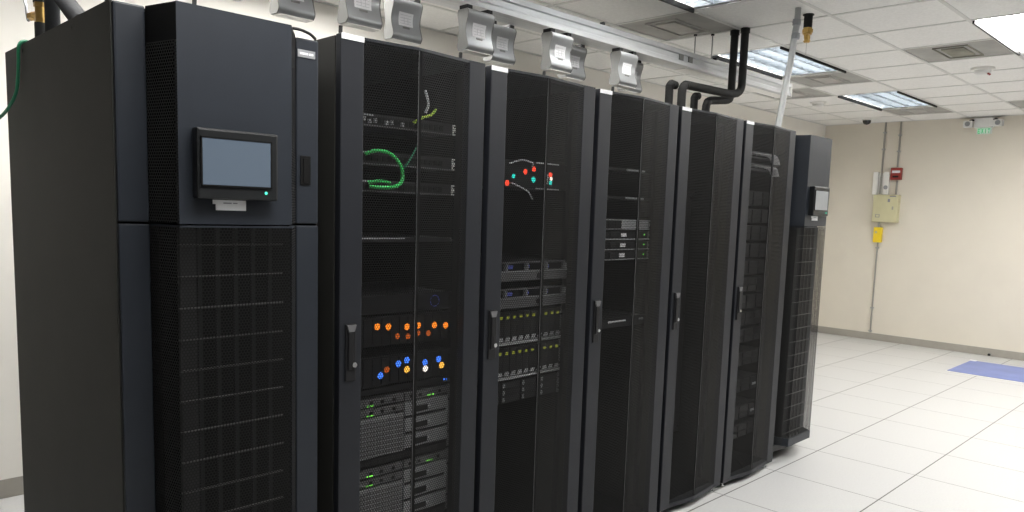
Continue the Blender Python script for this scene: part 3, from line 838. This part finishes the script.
# ------------------------------------------------------------------ busway with hanging tap-off boxes
BY0, BY1, BZ0, BZ1 = .862, 1.00, 2.512, 2.612
t = thing('busway', 'long silver aluminium busway hanging over the racks', 'busway', (-3.3, BY0, BZ0))
LB = 1.64+3.3
w = BY1-BY0; h = BZ1-BZ0
m = MB()
m.prism([(0, .004), (0, .030), (.008, .036), (.008, .066), (0, .072), (0, h), (w, h), (w, .072), (w-.008, .066), (w-.008, .036), (w, .030), (w, .004), (w-.03, 0), (.03, 0)], 'x', 0, LB-.004)
m.build('housing', M['galv'], t)
MB().box(LB-.0038, LB+.004, -.004, w+.004, -.006, h+.004, .002).build('end_cap', M['white_plate'], t)
MB().box(LB-1.5, LB-.02, .030, w-.02, -.004, -.0005, .001).build('bottom_cover', M['white_plate'], t)
for x in (3.3+.02, 3.3+.13): MB().box(x, x+.045, -.002, .0075, .032, .070, .001).build('joint_band', M['pod_cap'], t)
for x in (3.3-.79, 3.3+.46): MB().box(x, x+.02, -.006, .02, h+.0005, h+.016, .002).build('mounting_clip', M['plastic'], t)
for (x, yy_, lab) in ((.445, .885, 'front of two thin steel rods holding up the busway'), (.385, .985, 'rear of two thin steel rods holding up the busway')):
    t = thing('hanger_rod', lab, 'hanger rod', (x, yy_, BZ1+.001), 'busway hanger rods')
    MB().cyl((0, 0, .006), (0, 0, HC-BZ1-.010), .0045, n=10).build('rod', M['steel'], t, smooth=True)
    MB().cyl((0, 0, 0), (0, 0, .006), .013, n=6).build('nut', M['plastic'], t)
    MB().cyl((0, 0, HC-BZ1-.018), (0, 0, HC-BZ1-.008), .013, n=6).build('nut', M['plastic'], t)

PW, PH = .172, .194
def make_pod():
    t = thing('power_box', '', 'power box', (0, 0, 0), 'silver power boxes under the busway')
    def prof(g=0.):
        f, b = [], []
        n = 28
        for i in range(n+1):
            s = i/n; z = .004+s*(PH-.004)
            a = .5-.5*math.cos(2*PI*s)                      # 0 at the ends, 1 at the waist
            lip = .020*max(0, 1-s/.14)**2+.012*max(0, (s-.88)/.12)**2     # rolled lower and upper edges
            f.append((.022*a+lip+g, z)); b.append((.082-.014*a-lip*.6-g, z))
        return f+b[::-1]
    MB().prism(prof(), 'x', .004, PW-.004).build('shell', M['pod'], t, smooth=True, sharp=30)
    for x in (0, PW-.0035): MB().prism(prof(-.0012), 'x', x, x+.0035).build('end_plate', M['pod_cap'], t)
    MB().box(.006, PW-.006, .010, .068, 0, .0038, .001).build('bottom_plate', M['white_plate'], t)  # underside coloured white for the light thrown up by the floor
    # flat rating label pasted on the waist, with a printed grid
    l = MB()
    zc = PH*.53
    def fy(z):
        s = (z-.004)/(PH-.004); return .022*(.5-.5*math.cos(2*PI*s))
    zs = [zc-.030+.062*i/6 for i in range(7)]
    for za, zb_ in zip(zs, zs[1:]):
        l.quad((.042, fy(za)-.0009, za), (.126, fy(za)-.0009, za), (.126, fy(zb_)-.0009, zb_), (.042, fy(zb_)-.0009, zb_))
    for i in range(4):
        z = zs[1]+.013*i; l.box(.052, .116, fy(z)-.0016, fy(z)-.0011, z, z+.0018, mi=1)
    for x in (.074, .096): 
        for i in range(3): l.box(x, x+.0018, fy(zs[1]+.013*i)-.0016, fy(zs[1]+.013*i)-.0011, zs[1]+.013*i, zs[1]+.013*i+.013, mi=1)
    l.build('rating_label', [M['label'], M['gear_silver']], t)
    z = zc-.038
    MB().box(.064, .104, fy(z)-.002, fy(z)+.002, z-.005, z+.004, .001).build('switch_slot', M['pod_cap'], t)
    for x in (.004, PW-.038): MB().box(x, x+.034, .016, .074, PH+.0005, PH+.020, .003).build('clip', M['plastic'], t)
    return t
p0 = make_pod(); fst = True
fl = ['front silver power box cut by the top edge over the near cooling unit', 'front silver power box above the first rack\'s left side', 'front silver power box above the gap between first and second racks', 'front silver power box above the second rack', 'front silver power box above the left side of the third rack']
rr_ = ['rear silver power box above the right end of the near cooling unit', 'rear silver power box above the middle of the first rack', 'rear silver power box above the left side of the second rack', 'rear silver power box above the right side of the second rack', 'rear silver power box above the third rack']
cl = ['cooling unit', 'first rack', 'first rack gap', 'second rack', 'third rack']
cable_ends = []
for q, xr in enumerate((-2.995, -2.395, -1.742, -1.160, -.572)):
    o = p0 if q == 0 else copy_tree(p0)
    o['label'] = fl[q]; o.location = (xr-PW+.018, .765, 2.273)
    cable_ends.append((xr, o.location.z))
for q, xr in enumerate((-2.555, -1.975, -1.335, -.738, -.165)):
    o = copy_tree(p0); o['label'] = rr_[q]; o.location = (xr-PW+.004, 1.015, 2.314)
# black whips from the front boxes down to the rack tops
for q, (xr, z) in enumerate(cable_ends):
    x = xr-PW+.012
    zt = RH-.002 if q else UH
    cable('power_cable', 'black cable dropping from the front power box over the ' + cl[q],
          [(x, .81, z-.008), (x-.002, .81, z-.05), (x-.012, .80, z-.11), (x-.03, .79, zt+.006)], .0085, 'dark_cable', 'black power cables under the front boxes')
cable('power_cable', 'thin black cable lying over the right front corner of the near cooling unit', [(-3.215, .10, UH+.010), (-3.18, .055, UH+.016), (-3.13, .06, UH+.012), (-3.085, .10, UH-.001+.010)], .0045, 'dark_cable')

# ------------------------------------------------------------------ black insulated pipes on the racks
def pipe(label, pts, r, flange=None, mat='rubber'):
    t = thing('insulated_pipe', label, 'pipe', pts[-1], 'black insulated pipes')
    P0 = Vector(pts[-1])
    path = fillet([Vector(p)-P0 for p in pts], .055)
    MB().tube(path, r, n=16, smooth=False).build('insulation', M[mat], t, smooth=True, sharp=60)
    if flange:
        v = Vector(pts[0])-P0
        MB().cyl(v+Vector((0, 0, -.03)), v+Vector((0, 0, -.001)), r*1.22, n=18).build('collar', M['rubber'], t, smooth=True)
    for s_ in (.35, .7):
        i = int(len(path)*s_); a, b = path[i], path[min(i+1, len(path)-1)]
        d = (b-a).normalized()
        MB().cyl(a-d*.006, a+d*.006, r*1.05, n=16).build('tape_band', M['plastic'], t, smooth=True)
    return t
zt = RH-.003
pipe('front black pipe from the ceiling, running left to the second drop from the left', [(.43, .63, HC-.006), (.43, .63, 2.375), (.32, .63, 2.340), (-.285, .63, 2.325), (-.285, .63, zt)], .026, True)
pipe('rear black pipe from the ceiling with the lower bend, rightmost of the drops', [(.445, .715, HC-.006), (.445, .715, 2.325), (.135, .715, 2.285), (.135, .715, zt)], .026, True)
pipe('black pipe stub at the far left, behind the front pipe', [(-.20, .735, 2.338), (-.265, .735, 2.343), (-.265, .735, zt)], .025)
pipe('black pipe stub in the middle, tucked under the front pipe', [(.17, .80, 2.325), (.125, .80, 2.318), (.125, .80, zt)], .025)

# silver flexible conduit
t = thing('flexible_conduit', 'silver flexible conduit from the ceiling down behind the fifth rack', 'conduit', (.02, .15, zt))
pts = [(-.005, .0, .0), (.03, .0, .12), (.075, 0, .30), (.118, 0, .45), (.135, 0, .56), (.135, -.01, .64)]
mb = MB(); mb.tube(pts, .019, n=16, steps=10); mb.build('flexible_hose', M['steel'], t, smooth=True)
mb = MB()
mb.cyl((.135, -.011, .635), (.135, -.013, .740), .0175, n=16); mb.build('rigid_tube', M['steel'], t, smooth=True)
for z in (.560, .640):
    MB().cyl((.135, -.008, z), (.135, -.010, z+.034), .0235, n=16).cyl((.135, -.008, z+.010), (.135, -.010, z+.022), .026, n=8).build('coupling', M['gear_light'], t, smooth=True)

# ------------------------------------------------------------------ pipework on the near cooling unit
def upright(label, x, yy_, r, mat, pts):
    t = thing('insulated_pipe', label, 'pipe', (x, yy_, UH+.001), 'pipes on the near cooling unit')
    MB().tube(pts, r, n=18, smooth=False).build('insulation', M[mat], t, smooth=True, sharp=60)
    return t
upright('thick grey upright pipe at the back of the near cooling unit', -3.58, .915, .0225, 'pipe_grey', [(0, 0, 0), (0, 0, .40), (0, 0, HC-UH-.008)])
upright('slanting grey pipe leaning over the left end of the near cooling unit', -3.58, .60, .028, 'pipe_grey', [(0, .0, .031), (0, .10, .085), (0, .215, .150)])
t = upright('black pipe with a brass valve at the back left of the near cooling unit', -3.585, 1.03, .021, 'rubber', [(0, 0, 0), (0, 0, .092)])
MB().tube([(0, 0, .158), (.0, .0, .21), (0, .012, .45)], .0235, n=16, smooth=False).build('upper_insulation', M['rubber'], t, smooth=True)
v = MB()
v.cyl((0, 0, .090), (0, 0, .106), .021, n=6).cyl((0, 0, .106), (0, 0, .144), .018, n=16).cyl((0, 0, .144), (0, 0, .160), .023, n=6)
v.cyl((0, .0, .122), (-.012, .062, .122), .011, n=12).cyl((-.008, .048, .122), (-.014, .072, .122), .015, n=6)
v.build('valve', M['brass'], t, smooth=True)
MB().tube([(-.014, .073, .122), (-.016, .098, .112), (-.018, .105, .135), (-.018, .112, .165), (-.018, .130, .190), (-.018, .14, .30)], .0045, n=8).build('sensor_wire', M['gear_light'], t, smooth=True)
upright('short black pipe end beside the slanting pipe on the near unit', -3.52, .555, .009, 'rubber', [(0, 0, .0), (0, .0, .06), (0, .0, .30)])
cable('ground_wire', 'green ground wire hanging over the near cooling unit\'s side', [(-3.630, .95, UH+.0065), (-3.655, .945, UH+.010), (-3.672, .943, UH-.006), (-3.674, .950, 1.96), (-3.676, .955, 1.91), (-3.68, .965, 1.865), (-3.69, 1.00, 1.825), (-3.70, 1.06, 1.795), (-3.71, 1.16, 1.772), (-3.70, 1.30, 1.76)], .0055, 'green_wire')

# ------------------------------------------------------------------ camera, world, view
cam = bpy.data.cameras.new('camera'); co = bpy.data.objects.new('camera', cam); COL.objects.link(co)
yaw, pitch, roll = .7924, .1128, .0331
fwd = Vector((math.sin(yaw)*math.cos(pitch), math.cos(yaw)*math.cos(pitch), -math.sin(pitch)))
rt = Vector((math.cos(yaw), -math.sin(yaw), 0)); upv = rt.cross(fwd)
r_ = rt*math.cos(roll)+upv*math.sin(roll); u_ = -rt*math.sin(roll)+upv*math.cos(roll)
mt = Matrix((r_, u_, -fwd)).transposed().to_4x4(); mt.translation = Vector((-4.3162, -2.0215, 1.5315))
co.matrix_world = mt
cam.sensor_width = 36; cam.lens = 758.488/1024*36
cam.shift_x = -(520.254-512)/1024; cam.shift_y = (296.071-256)/1024
cam.clip_start = .05
SC.camera = co
wd = bpy.data.worlds.new('world'); SC.world = wd; wd.use_nodes = True
wd.node_tree.nodes['Background'].inputs[0].default_value = (1, 1, 1, 1); wd.node_tree.nodes['Background'].inputs[1].default_value = .05
SC.view_settings.view_transform = 'Standard'; SC.view_settings.look = 'None'
SC.view_settings.exposure = 1.80; SC.view_settings.gamma = 1; SC.view_settings.use_curve_mapping = False
SC.cycles.max_bounces = 10; SC.cycles.diffuse_bounces = 5; SC.cycles.transparent_max_bounces = 16
SC.cycles.use_denoising = True
